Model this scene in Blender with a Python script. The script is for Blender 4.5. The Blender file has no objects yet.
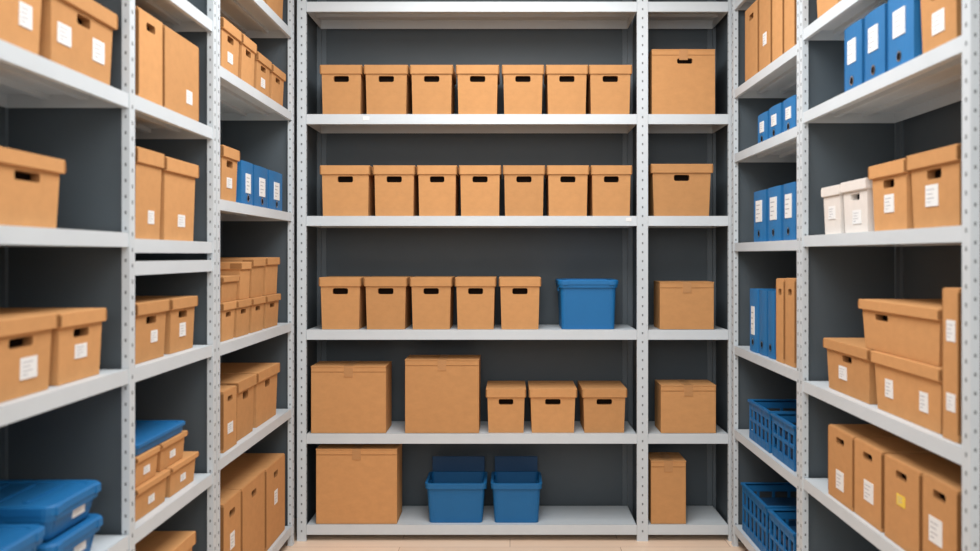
import bpy, bmesh, math, random
from mathutils import Vector, Matrix
random.seed(7)
scene = bpy.context.scene
F=900.0; VX=510.0; VY=255.0; H=1.59; DZ=-0.03
XL=1.19; XR=1.22; YB=5.0; RD=0.42

# ---------------------------------------------------------------- materials
def srgb(r,g,b):
    def f(c):
        c/=255.0
        return c/12.92 if c<=0.04045 else ((c+0.055)/1.055)**2.4
    return (f(r),f(g),f(b),1)
def mat(name, col, rough=0.6, metal=0.0, var=0.0, noise=0.0, nscale=30, stretch=(1,1,1), bump=0.0, spec=0.5):
    m=bpy.data.materials.new(name); m.use_nodes=True
    nt=m.node_tree; b=nt.nodes['Principled BSDF']
    b.inputs['Roughness'].default_value=rough; b.inputs['Metallic'].default_value=metal
    b.inputs['Specular IOR Level'].default_value=spec
    rgb=nt.nodes.new('ShaderNodeRGB'); rgb.outputs[0].default_value=col
    out=rgb.outputs[0]
    hsv=nt.nodes.new('ShaderNodeHueSaturation'); nt.links.new(out,hsv.inputs['Color'])
    if noise>0 or bump>0:
        tc=nt.nodes.new('ShaderNodeTexCoord'); mp=nt.nodes.new('ShaderNodeMapping')
        mp.inputs['Scale'].default_value=stretch
        nz=nt.nodes.new('ShaderNodeTexNoise'); nz.inputs['Scale'].default_value=nscale; nz.inputs['Detail'].default_value=6
        nz.inputs['Roughness'].default_value=0.65
        nt.links.new(tc.outputs['Object'],mp.inputs[0]); nt.links.new(mp.outputs[0],nz.inputs['Vector'])
    val=None
    if noise>0:
        mr=nt.nodes.new('ShaderNodeMapRange'); mr.inputs['From Min'].default_value=0.3; mr.inputs['From Max'].default_value=0.7
        mr.inputs['To Min'].default_value=1-noise; mr.inputs['To Max'].default_value=1+noise
        nt.links.new(nz.outputs['Fac'],mr.inputs['Value']); val=mr.outputs[0]
    if var>0:
        oi=nt.nodes.new('ShaderNodeObjectInfo'); m2=nt.nodes.new('ShaderNodeMapRange')
        m2.inputs['To Min'].default_value=1-var; m2.inputs['To Max'].default_value=1+var
        nt.links.new(oi.outputs['Random'],m2.inputs['Value'])
        if val is not None:
            mu=nt.nodes.new('ShaderNodeMath'); mu.operation='MULTIPLY'
            nt.links.new(val,mu.inputs[0]); nt.links.new(m2.outputs[0],mu.inputs[1]); val=mu.outputs[0]
        else: val=m2.outputs[0]
    if val is not None: nt.links.new(val,hsv.inputs['Value'])
    nt.links.new(hsv.outputs[0],b.inputs['Base Color'])
    if bump>0:
        bp=nt.nodes.new('ShaderNodeBump'); bp.inputs['Strength'].default_value=bump; bp.inputs['Distance'].default_value=0.002
        nt.links.new(nz.outputs['Fac'],bp.inputs['Height']); nt.links.new(bp.outputs[0],b.inputs['Normal'])
    return m
M_CARD=mat('cardboard',srgb(198,146,96),0.9,var=0.09,noise=0.05,nscale=22,stretch=(1,1,1.5),bump=0.15,spec=0.1)
M_CARDEDGE=mat('cardboard_edge',srgb(156,110,68),0.9,spec=0.1)
M_TAPE=mat('packing_tape',srgb(186,136,88),0.45,spec=0.3)
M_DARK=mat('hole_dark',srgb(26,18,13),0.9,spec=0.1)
M_LABEL=mat('paper_label',srgb(232,232,230),0.6,noise=0.02)
M_INK=mat('label_ink',srgb(176,176,180),0.7)
M_YEL=mat('yellow_label',srgb(235,200,70),0.6)
M_BLUE=mat('blue_plastic',srgb(26,104,160),0.5,var=0.08,noise=0.03,nscale=8,spec=0.35)
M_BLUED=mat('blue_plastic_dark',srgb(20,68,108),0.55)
M_BIND=mat('blue_binder_cover',srgb(34,110,166),0.55,var=0.1,noise=0.03,nscale=20,spec=0.35)
M_PAPER=mat('paper_block',srgb(225,222,212),0.8,noise=0.1,nscale=60,stretch=(8,1,0.1))
M_WBOX=mat('white_card',srgb(222,214,206),0.8,noise=0.03)
M_STEEL=mat('painted_steel',srgb(203,210,214),0.5,noise=0.035,nscale=3,bump=0.03)
M_POSTM=mat('upright_steel',srgb(201,208,212),0.5,noise=0.04,nscale=5)
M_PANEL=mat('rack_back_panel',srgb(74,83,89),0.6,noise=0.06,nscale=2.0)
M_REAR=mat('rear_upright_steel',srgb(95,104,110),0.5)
M_SLOT=mat('slot_hole',srgb(116,121,124),0.8)
M_WALL=mat('wall_paint',srgb(150,153,154),0.85,noise=0.03,nscale=4,bump=0.05)
M_CEIL=mat('ceiling_paint',srgb(225,225,222),0.9,noise=0.02,nscale=4)
M_RING=mat('binder_ring_metal',srgb(190,190,190),0.3,metal=0.9)

def wood_floor():
    m=bpy.data.materials.new('floor_light_wood'); m.use_nodes=True
    nt=m.node_tree; b=nt.nodes['Principled BSDF']; b.inputs['Roughness'].default_value=0.45
    tc=nt.nodes.new('ShaderNodeTexCoord')
    br=nt.nodes.new('ShaderNodeTexBrick'); br.inputs['Scale'].default_value=1.0
    br.inputs['Brick Width'].default_value=1.2; br.inputs['Row Height'].default_value=0.14; br.inputs['Mortar Size'].default_value=0.002
    br.inputs['Color1'].default_value=srgb(250,222,196); br.inputs['Color2'].default_value=srgb(242,210,182); br.inputs['Mortar'].default_value=srgb(190,155,125)
    nz=nt.nodes.new('ShaderNodeTexNoise'); mp=nt.nodes.new('ShaderNodeMapping'); mp.inputs['Scale'].default_value=(2,30,1)
    nt.links.new(tc.outputs['Object'],mp.inputs[0]); nt.links.new(mp.outputs[0],nz.inputs['Vector']); nz.inputs['Scale'].default_value=2
    mx=nt.nodes.new('ShaderNodeMix'); mx.data_type='RGBA'; mx.blend_type='MULTIPLY'; mx.inputs['Factor'].default_value=0.1
    nt.links.new(tc.outputs['Object'],br.inputs['Vector'])
    nt.links.new(br.outputs['Color'],mx.inputs['A']); nt.links.new(nz.outputs['Fac'],mx.inputs['B'])
    nt.links.new(mx.outputs['Result'],b.inputs['Base Color'])
    return m
M_FLOOR=wood_floor()

# ---------------------------------------------------------------- mesh helpers
def abox(bm,x0,x1,y0,y1,z0,z1,mi=0,bev=0.0):
    vs=[bm.verts.new(p) for p in [(x0,y0,z0),(x1,y0,z0),(x1,y1,z0),(x0,y1,z0),(x0,y0,z1),(x1,y0,z1),(x1,y1,z1),(x0,y1,z1)]]
    fs=[bm.faces.new([vs[i] for i in q]) for q in [(0,3,2,1),(4,5,6,7),(0,1,5,4),(1,2,6,5),(2,3,7,6),(3,0,4,7)]]
    for f in fs: f.material_index=mi
    if bev>0:
        es=set(e for f in fs for e in f.edges)
        r=bmesh.ops.bevel(bm,geom=list(es),offset=bev,segments=2,affect='EDGES',profile=0.5)
        for f in r['faces']: f.material_index=mi
    return fs
def frustum(bm,wb,db,wt,dt,z0,z1,mi=0,skipfront=False,bev=0):
    vs=[bm.verts.new(p) for p in [(-wb/2,-db/2,z0),(wb/2,-db/2,z0),(wb/2,db/2,z0),(-wb/2,db/2,z0),(-wt/2,-dt/2,z1),(wt/2,-dt/2,z1),(wt/2,dt/2,z1),(-wt/2,dt/2,z1)]]
    qs=[(0,3,2,1),(4,5,6,7),(1,2,6,5),(2,3,7,6),(3,0,4,7)]
    if not skipfront: qs.append((0,1,5,4))
    for q in qs:
        f=bm.faces.new([vs[i] for i in q]); f.material_index=mi
    return [vs[i].co.copy() for i in (0,1,5,4)]
def slot_face(bm,P,c,w,h,r,depth,mi,mdark,mrim):
    """front face P=(bl,br,tr,tl) with a real rounded hand hole"""
    bl,br,tr,tl=P
    W=((br-bl).length+(tr-tl).length)/2; Hh=(tl-bl).length
    def pt(u,v): return bl*(1-u)*(1-v)+br*u*(1-v)+tr*u*v+tl*(1-u)*v
    us=[0,(c[0]-w/2)/W,(c[0]+w/2)/W,1]; vs=[0,(c[1]-h/2)/Hh,(c[1]+h/2)/Hh,1]
    for i in range(3):
        for j in range(3):
            if i==1 and j==1: continue
            f=bm.faces.new([bm.verts.new(pt(us[a],vs[b])) for a,b in ((i,j),(i+1,j),(i+1,j+1),(i,j+1))]); f.material_index=mi
    ru=r/W; rv=r/Hh; ring=[]
    for (cu,cv,su,sv,a0) in ((us[1],vs[1],1,1,180),(us[2],vs[1],-1,1,270),(us[2],vs[2],-1,-1,0),(us[1],vs[2],1,-1,90)):
        ou,ov=cu+su*ru,cv+sv*rv; arc=[]
        for k in range(5):
            a=math.radians(a0+90*k/4); arc.append((ou+ru*math.cos(a),ov+rv*math.sin(a)))
        for k in range(4):
            f=bm.faces.new([bm.verts.new(pt(cu,cv)),bm.verts.new(pt(*arc[k])),bm.verts.new(pt(*arc[k+1]))]); f.material_index=mi
        ring+=arc
    D=Vector((0,depth,0))
    A=[bm.verts.new(pt(*p)) for p in ring]; B=[bm.verts.new(pt(*p)+D) for p in ring]
    n=len(A)
    for i in range(n):
        j=(i+1)%n
        try:
            f=bm.faces.new([A[i],A[j],B[j],B[i]]); f.material_index=mrim
        except Exception: pass
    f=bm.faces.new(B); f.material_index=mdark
def add_label(bm,w,yf,h,lab,mlab,mink,slope=0.0):
    u,v,lw,lh=lab[:4]
    x=-w/2+u*w; z=v*h
    yy=yf(z)-0.0018
    abox(bm,x-lw/2,x+lw/2,yy,yf(z)+0.004,z-lh/2,z+lh/2,mlab)
    for k,(a,b) in enumerate(((0.28,0.8),(0.08,0.6),(-0.12,0.75),(-0.3,0.4))):
        zz=z+a*lh; abox(bm,x-lw*0.38,x-lw*0.38+lw*0.76*b,yy-0.0004,yy+0.001,zz-lh*0.022,zz+lh*0.022,mink)
def finish(name,bm,mats,loc=(0,0,0),rot=0,weld=True):
    if weld: bmesh.ops.remove_doubles(bm,verts=bm.verts,dist=0.00005)
    bmesh.ops.recalc_face_normals(bm,faces=bm.faces)
    me=bpy.data.meshes.new(name); bm.to_mesh(me); bm.free()
    for m in mats: me.materials.append(m)
    o=bpy.data.objects.new(name,me); o.location=loc; o.rotation_euler=(0,0,rot)
    scene.collection.objects.link(o); return o

# ---------------------------------------------------------------- containers
def archive_box(w,d,h,labels=(),hole=True,card=None,holew=None,lidh=None,name='archive_box',hu=0.5,taper=0.935):
    bm=bmesh.new()
    oh=min(0.009,w*0.03); lh=lidh or min(0.05,h*0.2); bt=h-0.004
    wt,dt=w-2*oh,d-2*oh; wb,db=wt*taper,dt*0.96
    P=frustum(bm,wb,db,wt,dt,0,bt,0,skipfront=hole)
    def yf(z): return -(db/2+(dt/2-db/2)*z/bt)
    if hole:
        hw=holew or min(0.085,w*0.36); hh=min(0.034,h*0.125)
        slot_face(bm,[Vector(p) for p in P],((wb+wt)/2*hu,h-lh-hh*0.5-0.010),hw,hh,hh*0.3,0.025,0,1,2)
    abox(bm,-w/2,w/2,-d/2,d/2,h-lh,h,0,bev=0.002)
    abox(bm,-w/2-0.001,-w/2+0.006,-d/2-0.001,-d/2+0.05,h-lh+0.004,h-0.006,2)
    abox(bm,w/2-0.006,w/2+0.001,-d/2-0.001,-d/2+0.05,h-lh+0.004,h-0.006,2)
    for lab in labels: add_label(bm,w,yf,h,lab,5 if (len(lab)>4) else 3,4)
    return bm,[card or M_CARD,M_DARK,M_CARDEDGE if card is None else card,M_LABEL,M_INK,M_YEL],name
def file_box(w,d,h,labels=(),hole=True,name='file_box',flap=True):
    """tall cardboard transfer file, tuck lid and hand hole"""
    bm=bmesh.new()
    P=frustum(bm,w*0.99,d,w*0.99,d,0,h-0.003,0,skipfront=hole)
    if hole:
        hw=min(0.08,w*0.36); hh=min(0.03,h*0.09)
        slot_face(bm,[Vector(p) for p in P],(w*0.495,h*0.84),hw,hh,hh*0.35,0.02,0,1,2)
    abox(bm,-w/2,w/2,-d/2+0.004,d/2,h-0.006,h,0,bev=0.0015)
    abox(bm,-w/2,-w/2+0.003,-d/2-0.001,d/2,h*0.05,h-0.012,2)
    abox(bm,w/2-0.003,w/2,-d/2-0.001,d/2,h*0.05,h-0.012,2)
    for lab in labels: add_label(bm,w,lambda z:-d/2,h,lab,5 if len(lab)>4 else 3,4)
    return bm,[M_CARD,M_DARK,M_CARDEDGE,M_LABEL,M_INK,M_YEL],name
def carton(w,d,h,labels=(),hole=False):
    bm=bmesh.new()
    if hole:
        P=frustum(bm,w,d,w,d,0,h-0.004,0,skipfront=True)
        slot_face(bm,[Vector(p) for p in P],(w*0.52,h*0.82),0.085,0.03,0.01,0.02,0,1,2)
    else: abox(bm,-w/2,w/2,-d/2,d/2,0,h-0.004,0,bev=0.003)
    abox(bm,-w/2-0.001,-0.0025,-d/2-0.002,d/2+0.001,h-0.0045,h,0)
    abox(bm,0.0025,w/2+0.001,-d/2-0.002,d/2+0.001,h-0.0045,h,0)
    abox(bm,-w/2+0.001,w/2-0.001,-d/2-0.0012,-d/2+0.002,h-0.034,h-0.031,2)
    abox(bm,-0.024,0.024,-d/2-0.003,d/2+0.002,h,h+0.0008,3)
    abox(bm,-0.024,0.024,-d/2-0.0032,-d/2,h-0.06,h+0.0008,3)
    for lab in labels: add_label(bm,w,lambda z:-d/2,h,lab,4,5)
    return bm,[M_CARD,M_DARK,M_CARDEDGE,M_TAPE,M_LABEL,M_INK],'cardboard_carton'
def rring(bm,w,d,r,z,n=4):
    pts=[]
    for cx,cy,a0 in ((w/2-r,d/2-r,0),(-w/2+r,d/2-r,90),(-w/2+r,-d/2+r,180),(w/2-r,-d/2+r,270)):
        for k in range(n+1):
            a=math.radians(a0+90*k/n); pts.append(bm.verts.new((cx+r*math.cos(a),cy+r*math.sin(a),z)))
    return pts
def loft(bm,spec,mi=0,cap0=True,cap1=True):
    rs=[rring(bm,*s) for s in spec]
    for a,b in zip(rs[:-1],rs[1:]):
        n=len(a)
        for i in range(n):
            f=bm.faces.new([a[i],a[(i+1)%n],b[(i+1)%n],b[i]]); f.material_index=mi
    if cap0: bm.faces.new(rs[0]).material_index=mi
    if cap1: bm.faces.new(rs[-1]).material_index=mi
def tub(w,d,h,labels=(),lid='closed',taper=0.92,label_ribs=True):
    bm=bmesh.new(); t=0.004; iw,idp=w-0.028,d-0.028
    hb=h-(0.016 if lid=='closed' else 0)
    loft(bm,[(iw*taper,idp*taper,0.02,0),(iw,idp,0.025,hb-0.03),(w-0.010,d-0.010,0.028,hb-0.03),(w-0.006,d-0.006,0.028,hb-0.001),(w-0.010,d-0.010,0.028,hb),
             (iw-2*t,idp-2*t,0.022,hb),(iw*taper-2*t,idp*taper-2*t,0.02,0.006)],0)
    def yf(z):
        f=min(1,z/(hb-0.03)); return -(idp*taper/2+(idp/2-idp*taper/2)*f)
    for s in (-1,1):
        for q in (0.4,):
            z0,z1=0.02,hb-0.03
            vs=[]
            for z in (z0,z1):
                f=z/(hb-0.03); ww=iw*taper+(iw-iw*taper)*f
                x=s*q*ww; y=yf(z)
                vs+= [bm.verts.new((x-0.003,y-0.002,z)),bm.verts.new((x+0.003,y-0.002,z)),bm.verts.new((x+0.003,y+0.003,z)),bm.verts.new((x-0.003,y+0.003,z))]
            for qd in ((0,1,5,4),(1,2,6,5),(2,3,7,6),(3,0,4,7),(0,3,2,1),(4,5,6,7)): bm.faces.new([vs[i] for i in qd])
        abox(bm,s*(w/2-0.016)-0.012,s*(w/2-0.016)+0.012,-0.05,0.05,hb-0.055,hb-0.026,0,bev=0.003)
    if lid=='closed':
        loft(bm,[(w,d,0.03,hb-0.012),(w,d,0.03,hb+0.008),(w-0.012,d-0.012,0.028,hb+0.013),(w-0.05,d-0.05,0.025,hb+0.013),(w-0.058,d-0.058,0.025,hb+0.009)],0)
        for s in (-1,1): abox(bm,s*w*0.38-0.015,s*w*0.38+0.015,-d/2-0.003,-d/2+0.006,hb-0.016,hb+0.008,0,bev=0.002)
        for k in range(3): abox(bm,-w*0.33,w*0.33,-d*0.22+k*d*0.22-0.006,-d*0.22+k*d*0.22+0.006,hb+0.009,hb+0.0135,0)
    elif lid=='open':
        abox(bm,-w/2+0.022,w/2-0.022,d/2-0.012,d/2-0.006,hb,hb+0.085,1,bev=0.002)
        abox(bm,-w/2+0.022,w/2-0.022,d/2-0.016,d/2-0.004,hb+0.080,hb+0.09,1,bev=0.002)
    for lab in labels: add_label(bm,w,yf,h,lab,2,3)
    return bm,[M_BLUE,M_BLUED,M_LABEL,M_INK],'plastic_storage_tub'
def crate(w,d,h):
    bm=bmesh.new(); t=0.008
    abox(bm,-w/2,w/2,-d/2,d/2,0,0.012,0)
    for z0,z1 in ((0.012,0.04),(h*0.47,h*0.47+0.016),(h-0.045,h-0.006)):
        abox(bm,-w/2,w/2,-d/2,-d/2+t,z0,z1,0); abox(bm,-w/2,w/2,d/2-t,d/2,z0,z1,0)
        abox(bm,-w/2,-w/2+t,-d/2,d/2,z0,z1,0); abox(bm,w/2-t,w/2,-d/2,d/2,z0,z1,0)
    e=0.008
    abox(bm,-w/2-e,w/2+e,-d/2-e,-d/2+t,h-0.012,h,0); abox(bm,-w/2-e,w/2+e,d/2-t,d/2+e,h-0.012,h,0)
    abox(bm,-w/2-e,-w/2+t,-d/2+t,d/2-t,h-0.012,h,0); abox(bm,w/2-t,w/2+e,-d/2+t,d/2-t,h-0.012,h,0)
    n=max(3,int(w/0.07))
    for i in range(n+1):
        x=-w/2+w*i/n; bw=0.012 if i in (0,n) else 0.007
        x0=max(-w/2-0.002,x-bw); x1=min(w/2+0.002,x+bw)
        for y0,y1 in ((-d/2-0.001,-d/2+t-0.001),(d/2-t+0.001,d/2+0.001)): abox(bm,x0,x1,y0,y1,0.002,h-0.012,0)
    n=max(3,int(d/0.07))
    for i in range(1,n):
        y=-d/2+d*i/n
        for x0,x1 in ((-w/2-0.001,-w/2+t-0.001),(w/2-t+0.001,w/2+0.001)): abox(bm,x0,x1,y-0.007,y+0.007,0.002,h-0.012,0)
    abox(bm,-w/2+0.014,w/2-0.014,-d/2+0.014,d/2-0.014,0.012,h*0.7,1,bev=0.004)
    return bm,[M_BLUE,M_BLUED],'plastic_crate'
def binder(w,d,h,label=(0.5,0.6,0.5,0.42)):
    bm=bmesh.new(); t=0.003
    abox(bm,-w/2,-w/2+t,-d/2+0.004,d/2,0,h,0); abox(bm,w/2-t,w/2,-d/2+0.004,d/2,0,h,0)
    n=6; lo=[]
    for i in range(n+1):
        a=-1+2*i/n; y=-d/2+0.006*a*a; x=a*w/2
        lo.append((x,y))
    for (xa,ya),(xb,yb) in zip(lo[:-1],lo[1:]):
        v=[bm.verts.new(p) for p in [(xa,ya,0),(xb,yb,0),(xb,yb+t,0),(xa,ya+t,0),(xa,ya,h),(xb,yb,h),(xb,yb+t,h),(xa,ya+t,h)]]
        for q in ((0,1,5,4),(2,3,7,6),(0,3,2,1),(4,5,6,7)): bm.faces.new([v[k] for k in q])
    abox(bm,-w/2+t,w/2-t,-d/2+0.02,d/2-0.008,0.004,h-0.01,1)
    r=min(0.014,w*0.22); zc=h*0.16
    for rr,yy,mi in ((r*1.25,-0.0012,4),(r*0.9,-0.002,5)):
        vs=[bm.verts.new((rr*math.cos(2*math.pi*k/16),-d/2+yy,zc+rr*math.sin(2*math.pi*k/16))) for k in range(16)]
        bm.faces.new(vs).material_index=mi
    if label:
        u,v,lw,lh=label
        add_label(bm,w,lambda z:-d/2-0.0003,h,(u,v,lw*w,lh*h),2,3)
    return bm,[M_BIND,M_PAPER,M_LABEL,M_INK,M_RING,M_DARK],'ring_binder'
def tray(w,d,h):
    bm=bmesh.new()
    loft(bm,[(w*0.94,d*0.94,0.015,0),(w*0.97,d*0.97,0.015,h-0.014),(w,d,0.018,h-0.014),(w,d,0.018,h-0.003),(w-0.01,d-0.01,0.016,h),(w-0.04,d-0.04,0.014,h),(w-0.045,d-0.045,0.014,h-0.004)],0)
    return bm,[M_BLUE],'plastic_tray'

# ---------------------------------------------------------------- racks
def rack(name,mapf,posts,bays,depth,height,post_w=0.04,post_v=0.025,lip=0.045,sidepanels=True,tags=()):
    bm=bmesh.new()
    for (a,b) in posts:
        abox(bm,a,b,0,0.004,0,height,1)
        abox(bm,a,a+0.004,0.004,post_v,0,height,1); abox(bm,b-0.004,b,0.004,post_v,0,height,1)
        abox(bm,a+0.004,b-0.004,post_v-0.004,post_v,0,height,1)
        abox(bm,a-0.001,b+0.001,-0.002,post_v+0.002,0,0.006,1)
        c=(a+b)/2; z=0.05
        while z<height-0.03:
            abox(bm,c-0.004,c+0.004,-0.0007,0.002,z,z+0.012,3)
            abox(bm,a-0.0007,a+0.002,post_v*0.5-0.003,post_v*0.5+0.003,z+0.018,z+0.028,3)
            abox(bm,b-0.002,b+0.0007,post_v*0.5-0.003,post_v*0.5+0.003,z+0.018,z+0.028,3)
            z+=0.05
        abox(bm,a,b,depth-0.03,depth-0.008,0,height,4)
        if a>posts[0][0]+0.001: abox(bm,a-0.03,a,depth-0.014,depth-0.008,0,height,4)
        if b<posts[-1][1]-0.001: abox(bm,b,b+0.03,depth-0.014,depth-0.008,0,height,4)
        if sidepanels:
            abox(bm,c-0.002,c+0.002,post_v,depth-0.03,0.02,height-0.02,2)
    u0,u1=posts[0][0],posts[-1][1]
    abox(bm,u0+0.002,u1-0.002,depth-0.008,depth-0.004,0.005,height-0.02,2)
    for (a,b,levels) in bays:
        for L in levels:
            z=L+DZ
            lh=min(lip,z-0.004)
            abox(bm,a+0.001,b-0.001,0.006,depth-0.034,z-0.004,z,0)
            abox(bm,a+0.001,b-0.001,0.003,0.007,z-lh,z,0)
            abox(bm,a+0.001,b-0.001,0.007,0.02,z-lh,z-lh+0.003,0)
            abox(bm,a+0.001,b-0.001,depth-0.037,depth-0.034,z-lh,z,0)
            abox(bm,a+0.001,a+0.004,0.007,depth-0.037,z-lh,z,0); abox(bm,b-0.004,b-0.001,0.007,depth-0.037,z-lh,z,0)
            for k in range(1,3):
                vv=0.02+(depth-0.06)*k/3; abox(bm,a+0.004,b-0.004,vv-0.012,vv+0.012,z-0.02,z-0.004,0)
    for (u,zz,w) in tags:
        abox(bm,u-w/2,u+w/2,0.0015,0.004,zz-0.03,zz-0.01,5)
    for v in bm.verts: v.co=Vector(mapf(v.co.x,v.co.y,v.co.z))
    return finish(name,bm,[M_STEEL,M_POSTM,M_PANEL,M_SLOT,M_REAR,M_LABEL],weld=False)
RH=3.22
mapL=lambda u,v,z:(-XL-v,u,z)
mapR=lambda u,v,z:( XR+v,u,z)
mapB=lambda u,v,z:(u,YB+v,z)
LA=[0.25,0.745,1.263,1.69,2.125,2.56,3.02]
LA2=[0.25,0.745,1.26,1.60,1.672,2.13,2.56,3.02]
LB=[0.14,0.78,1.25,1.85,2.40,2.85]
BK=[0.12,0.626,1.204,1.837,2.403,3.028]
RF=[0.15,0.67,1.125,1.685,2.17,2.52,3.0]
RN=[0.22,0.69,1.095,1.70,2.215,2.56,3.02]
rack('shelving_rack',mapL,[(1.80,1.84),(2.816,2.856),(3.61,3.65)],[(1.84,2.816,LA),(2.856,3.61,LA2)],RD,RH)
rack('shelving_rack',mapL,[(3.655,3.695),(4.92,4.96)],[(3.695,4.92,LB)],RD,RH)
rack('shelving_rack',mapB,[(-1.183,-1.133),(0.706,0.767),(1.215,1.255)],[(-1.133,0.706,BK),(0.767,1.215,BK)],RD,RH,lip=0.055,
     tags=[(-0.80,2.40+DZ,0.035),(-0.22,2.40+DZ,0.03),(0.66,1.837+DZ,0.03)])
rack('shelving_rack',mapR,[(3.795,3.83),(4.91,4.95)],[(3.83,4.91,RF)],RD,RH)
rack('shelving_rack',mapR,[(2.384,2.43),(3.755,3.79)],[(2.43,3.755,RN)],RD,RH)

# ---------------------------------------------------------------- placement
def put(res,loc,rot=0):
    bm,mats,name=res
    return finish(name,bm,mats,loc,rot)
E=0.0012
def back(kind,x0,x1,z,ytop,ybot,d=0.32,inset=0.015,**k):
    Y=YB+inset; s=Y/F
    X0=(x0-VX)*s; X1=(x1-VX)*s; h=(ybot-ytop)*s
    return put(kind(X1-X0,d,h,**k),((X0+X1)/2,Y+d/2,z+DZ+E))
def side(S,kind,x0,x1,z,h,d=0.33,inset=0.02,gap=0.003,**k):
    XF=(XL if S=='L' else XR)+inset+random.uniform(0,0.008)
    a=F*XF/abs(VX-x0); b=F*XF/abs(VX-x1); y0,y1=min(a,b)+gap,max(a,b)-gap
    w=y1-y0
    X=XF+d/2
    if S=='L': return put(kind(w,d,h,**k),(-X,(y0+y1)/2,z+DZ+E),math.pi/2)
    return put(kind(w,d,h,**k),(X,(y0+y1)/2,z+DZ+E),-math.pi/2)

B=BK
for x0,x1 in ((320,362),(364,408),(410,453),(456,499),(502,544),(546,588),(589,632)):
    back(archive_box,x0,x1,B[4],64,113.5,taper=0.95)
for x0,x1 in ((320,370),(373,415),(417,457),(459,501),(503,545),(547,589),(591,632)):
    back(archive_box,x0,x1,B[3],166,216.5,taper=0.96)
for x0,x1 in ((319,361),(364,407),(410,452),(455,496),(499,541)):
    back(archive_box,x0,x1,B[2],278,330)
back(tub,558,619,B[2],280,330,lid='closed',taper=0.95)
back(carton,311,386,B[1],367,434,d=0.24); back(carton,405,479,B[1],360.5,434,d=0.24)
for x0,x1 in ((486,526),(529,577),(582,627)): back(archive_box,x0,x1,B[1],390,434.5)
back(carton,316,397,B[0],450,525,d=0.24)
back(tub,424,487,B[0],484,524,lid='open',d=0.3); back(tub,490,543,B[0],484,524,lid='open',d=0.3)
back(carton,652,715,B[4],48,113,hole=True,d=0.24)
back(archive_box,651,713,B[3],164,216)
back(carton,660,714,B[2],282.5,330,d=0.22); back(carton,661,716,B[1],386,434,d=0.22)
back(carton,651,686,B[0],462,525,d=0.22)

# left rack, near bay
side('L',archive_box,-60,49,2.125,0.235,labels=((0.8,0.42,0.06,0.06),(0.3,0.4,0.07,0.07)))
side('L',archive_box,52,118,2.125,0.235,labels=((0.22,0.42,0.075,0.055),(0.74,0.42,0.075,0.065)),holew=0.08)
side('L',archive_box,-8,66,1.69,0.188,holew=0.12)
side('L',archive_box,-12,58,1.263,0.20,labels=((0.62,0.35,0.08,0.055),),holew=0.11)
side('L',archive_box,60,107,1.263,0.197,labels=((0.5,0.42,0.07,0.04),),holew=0.09)
side('L',tub,-50,50,0.745,0.17,labels=((0.75,0.4,0.06,0.04),),d=0.36)
side('L',tub,52,106,0.745,0.105,d=0.36,labels=((0.6,0.4,0.07,0.03),))
side('L',tub,52,104,0.852,0.10,d=0.36,labels=((0.6,0.4,0.07,0.028),))
# left rack, middle bay
side('L',file_box,138,163,2.13,0.30); side('L',file_box,164,199,2.13,0.30,hole=False,labels=((0.7,0.28,0.06,0.05),))
side('L',archive_box,137,165,1.672,0.30,hole=False,labels=((0.6,0.25,0.05,0.045),)); side('L',archive_box,166,199,1.672,0.295,hole=False,labels=((0.55,0.25,0.07,0.045),))
side('L',archive_box,137,170,1.26,0.20,labels=((0.6,0.4,0.055,0.04),)); side('L',archive_box,172,198,1.26,0.20,labels=((0.5,0.4,0.06,0.05),))
side('L',archive_box,137,171,0.745,0.11,hole=False,labels=((0.5,0.4,0.05,0.025),),lidh=0.02); side('L',archive_box,172,199,0.745,0.11,hole=False,labels=((0.5,0.4,0.05,0.025),),lidh=0.02)
side('L',archive_box,137,161,0.857,0.10,hole=False,labels=((0.5,0.4,0.05,0.025),),lidh=0.02); side('L',archive_box,162,188,0.857,0.10,hole=False,labels=((0.5,0.4,0.05,0.025),),lidh=0.02)
side('L',tray,137,187,0.959,0.04)
side('L',archive_box,140,165,0.25,0.30); side('L',archive_box,167,196,0.25,0.30)
# left rack, far bay
side('L',archive_box,238,252,2.85,0.25);side('L',archive_box,253,268,2.85,0.25); side('L',archive_box,269,286,2.85,0.25)
for i,(a,b) in enumerate(((223,242),(243,257),(258,272),(273,286))): side('L',archive_box,a,b,2.40,0.225 if i<2 else 0.2,labels=((0.5,0.35,0.07,0.045),) if i in (0,2) else ())
side('L',archive_box,223,240,1.85,0.235,labels=((0.5,0.35,0.07,0.045),))
for a,b in ((242,254),(255,269),(270,283)): side('L',binder,a,b,1.85,0.2,label=(0.5,0.5,0.4,0.45))
for a,b in ((223,237),(238,252),(253,266),(267,281)): side('L',archive_box,a,b,1.25,0.165)
side('L',archive_box,223,240,1.417,0.11,hole=False,lidh=0.025); side('L',archive_box,241,252,1.417,0.17,hole=False); side('L',archive_box,253,266,1.417,0.185,hole=False); side('L',archive_box,267,280,1.417,0.19,hole=False)
side('L',file_box,223,237,0.78,0.26,labels=((0.5,0.35,0.07,0.045),)); side('L',archive_box,238,257,0.78,0.27); side('L',archive_box,258,280,0.78,0.27)
side('L',file_box,223,241,0.14,0.42,labels=((0.5,0.55,0.06,0.07),)); side('L',file_box,242,265,0.14,0.42); side('L',file_box,266,285,0.14,0.41,labels=((0.5,0.55,0.06,0.07),))

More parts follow.
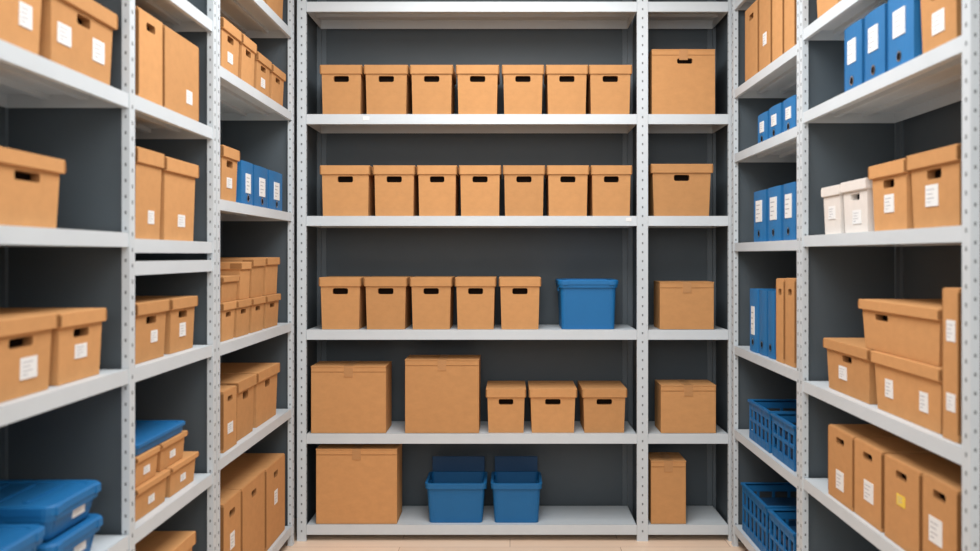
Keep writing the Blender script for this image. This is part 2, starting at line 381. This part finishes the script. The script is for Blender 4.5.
# right far bay
for i,(a,b) in enumerate(((745,758),(759,771),(772,783),(784,795))): side('R',file_box,a,b,2.52,0.39,hole=(i%2==0),labels=() if i!=1 else ((0.5,0.4,0.06,0.06),))
for a,b in ((757,767),(768,780),(782,795)): side('R',binder,a,b,2.17,0.15,d=0.28,label=(0.5,0.55,0.4,0.35))
for a,b in ((753,765),(767,780),(782,795)): side('R',binder,a,b,1.685,0.255,d=0.28)
for a,b in ((749,757),(758,766),(767,774)): side('R',binder,a,b,1.125,0.32,d=0.28,label=(0.5,0.5,0.4,0.45) if a==749 else None)
side('R',file_box,776,784,1.125,0.385); side('R',file_box,785,795,1.125,0.39)
side('R',crate,749,770,0.67,0.2,gap=0.01); side('R',crate,772,795,0.67,0.2,gap=0.01)
side('R',crate,742,767,0.15,0.25,gap=0.01); side('R',crate,769,795,0.15,0.25,gap=0.01)
# right near bay
side('R',archive_box,813,836,2.56,0.2)
for a,b in ((843,861),(863,884),(886,913)): side('R',binder,a,b,2.215,0.245,d=0.28,label=(0.5,0.6,0.45,0.35))
side('R',archive_box,916,955,2.215,0.25,labels=((0.5,0.35,0.075,0.065),))
side('R',archive_box,821,839,1.70,0.185,card=M_WBOX,hole=False,labels=((0.5,0.45,0.07,0.05),)); side('R',archive_box,840,866,1.70,0.19,card=M_WBOX,labels=((0.55,0.3,0.08,0.05),))
side('R',archive_box,868,905,1.70,0.225,labels=((0.5,0.4,0.075,0.06),)); side('R',archive_box,906,958,1.70,0.23,labels=((0.45,0.42,0.08,0.065),),holew=0.09)
side('R',archive_box,823,868,1.095,0.195,labels=((0.4,0.4,0.08,0.05),),holew=0.09)
side('R',archive_box,870,940,1.095,0.195,labels=((0.25,0.42,0.06,0.06),(0.75,0.4,0.055,0.06)),hole=False)
side('R',archive_box,858,939,1.292,0.17,holew=0.1,d=0.3,hu=0.28)
side('R',file_box,942,959,1.095,0.43,labels=((0.55,0.72,0.05,0.06),(0.55,0.25,0.05,0.05)),hole=False)
side('R',file_box,828,853,0.69,0.27,labels=((0.5,0.3,0.075,0.07),)); side('R',file_box,854,882,0.69,0.27,labels=((0.55,0.4,0.08,0.07),))
side('R',file_box,884,920,0.69,0.27,labels=((0.5,0.55,0.06,0.035,1),)); side('R',file_box,922,958,0.69,0.275,labels=((0.4,0.45,0.08,0.075),))

# ---------------------------------------------------------------- room
def slab(name,x0,x1,y0,y1,z0,z1,m):
    bm=bmesh.new(); abox(bm,x0,x1,y0,y1,z0,z1,0); return finish(name,bm,[m])
X0,X1,Y0,Y1,ZC=-1.63,1.66,-2.0,5.44,3.4
slab('floor',X0-0.1,X1+0.1,Y0-0.1,Y1+0.1,-0.1,0,M_FLOOR)
slab('ceiling',X0-0.1,X1+0.1,Y0-0.1,Y1+0.1,ZC,ZC+0.1,M_CEIL)
slab('wall_left',X0-0.1,X0,Y0,Y1,0,ZC,M_WALL); slab('wall_right',X1,X1+0.1,Y0,Y1,0,ZC,M_WALL)
slab('wall_back',X0-0.1,X1+0.1,Y1,Y1+0.1,0,ZC,M_WALL); slab('wall_front',X0-0.1,X1+0.1,Y0-0.1,Y0,0,ZC,M_WALL)

def area(name,loc,sx,sy,power,rot=(0,0,0),col=(0.97,0.985,1.0)):
    l=bpy.data.lights.new(name,'AREA'); l.shape='RECTANGLE'; l.size=sx; l.size_y=sy; l.energy=power; l.color=col
    o=bpy.data.objects.new(name,l); o.location=loc; o.rotation_euler=rot; scene.collection.objects.link(o)
area('front_fill_light',(0,3.3,3.37),1.3,2.4,82)
area('front_fill_light',(0,0.8,3.37),1.8,1.8,42,rot=(math.radians(25),0,0))
area('front_fill_light',(0,-1.5,2.5),2.6,1.7,70,rot=(math.radians(68),0,0))  # added fill lamp behind the camera, aimed forward; not a room fixture
w=bpy.data.worlds.new('world'); scene.world=w; w.use_nodes=True
w.node_tree.nodes['Background'].inputs[0].default_value=(0.8,0.85,0.9,1); w.node_tree.nodes['Background'].inputs[1].default_value=0.3

cam=bpy.data.cameras.new('camera'); co=bpy.data.objects.new('camera',cam); scene.collection.objects.link(co)
co.location=(0,0,H); co.rotation_euler=(math.pi/2,0,0)
cam.sensor_width=36; cam.lens=F/980*36; cam.shift_x=-20/980; cam.shift_y=-20.5/980; cam.clip_start=0.05
cam.dof.use_dof=True; cam.dof.focus_distance=5.0; cam.dof.aperture_fstop=2.0
scene.camera=co
scene.view_settings.view_transform='Standard'
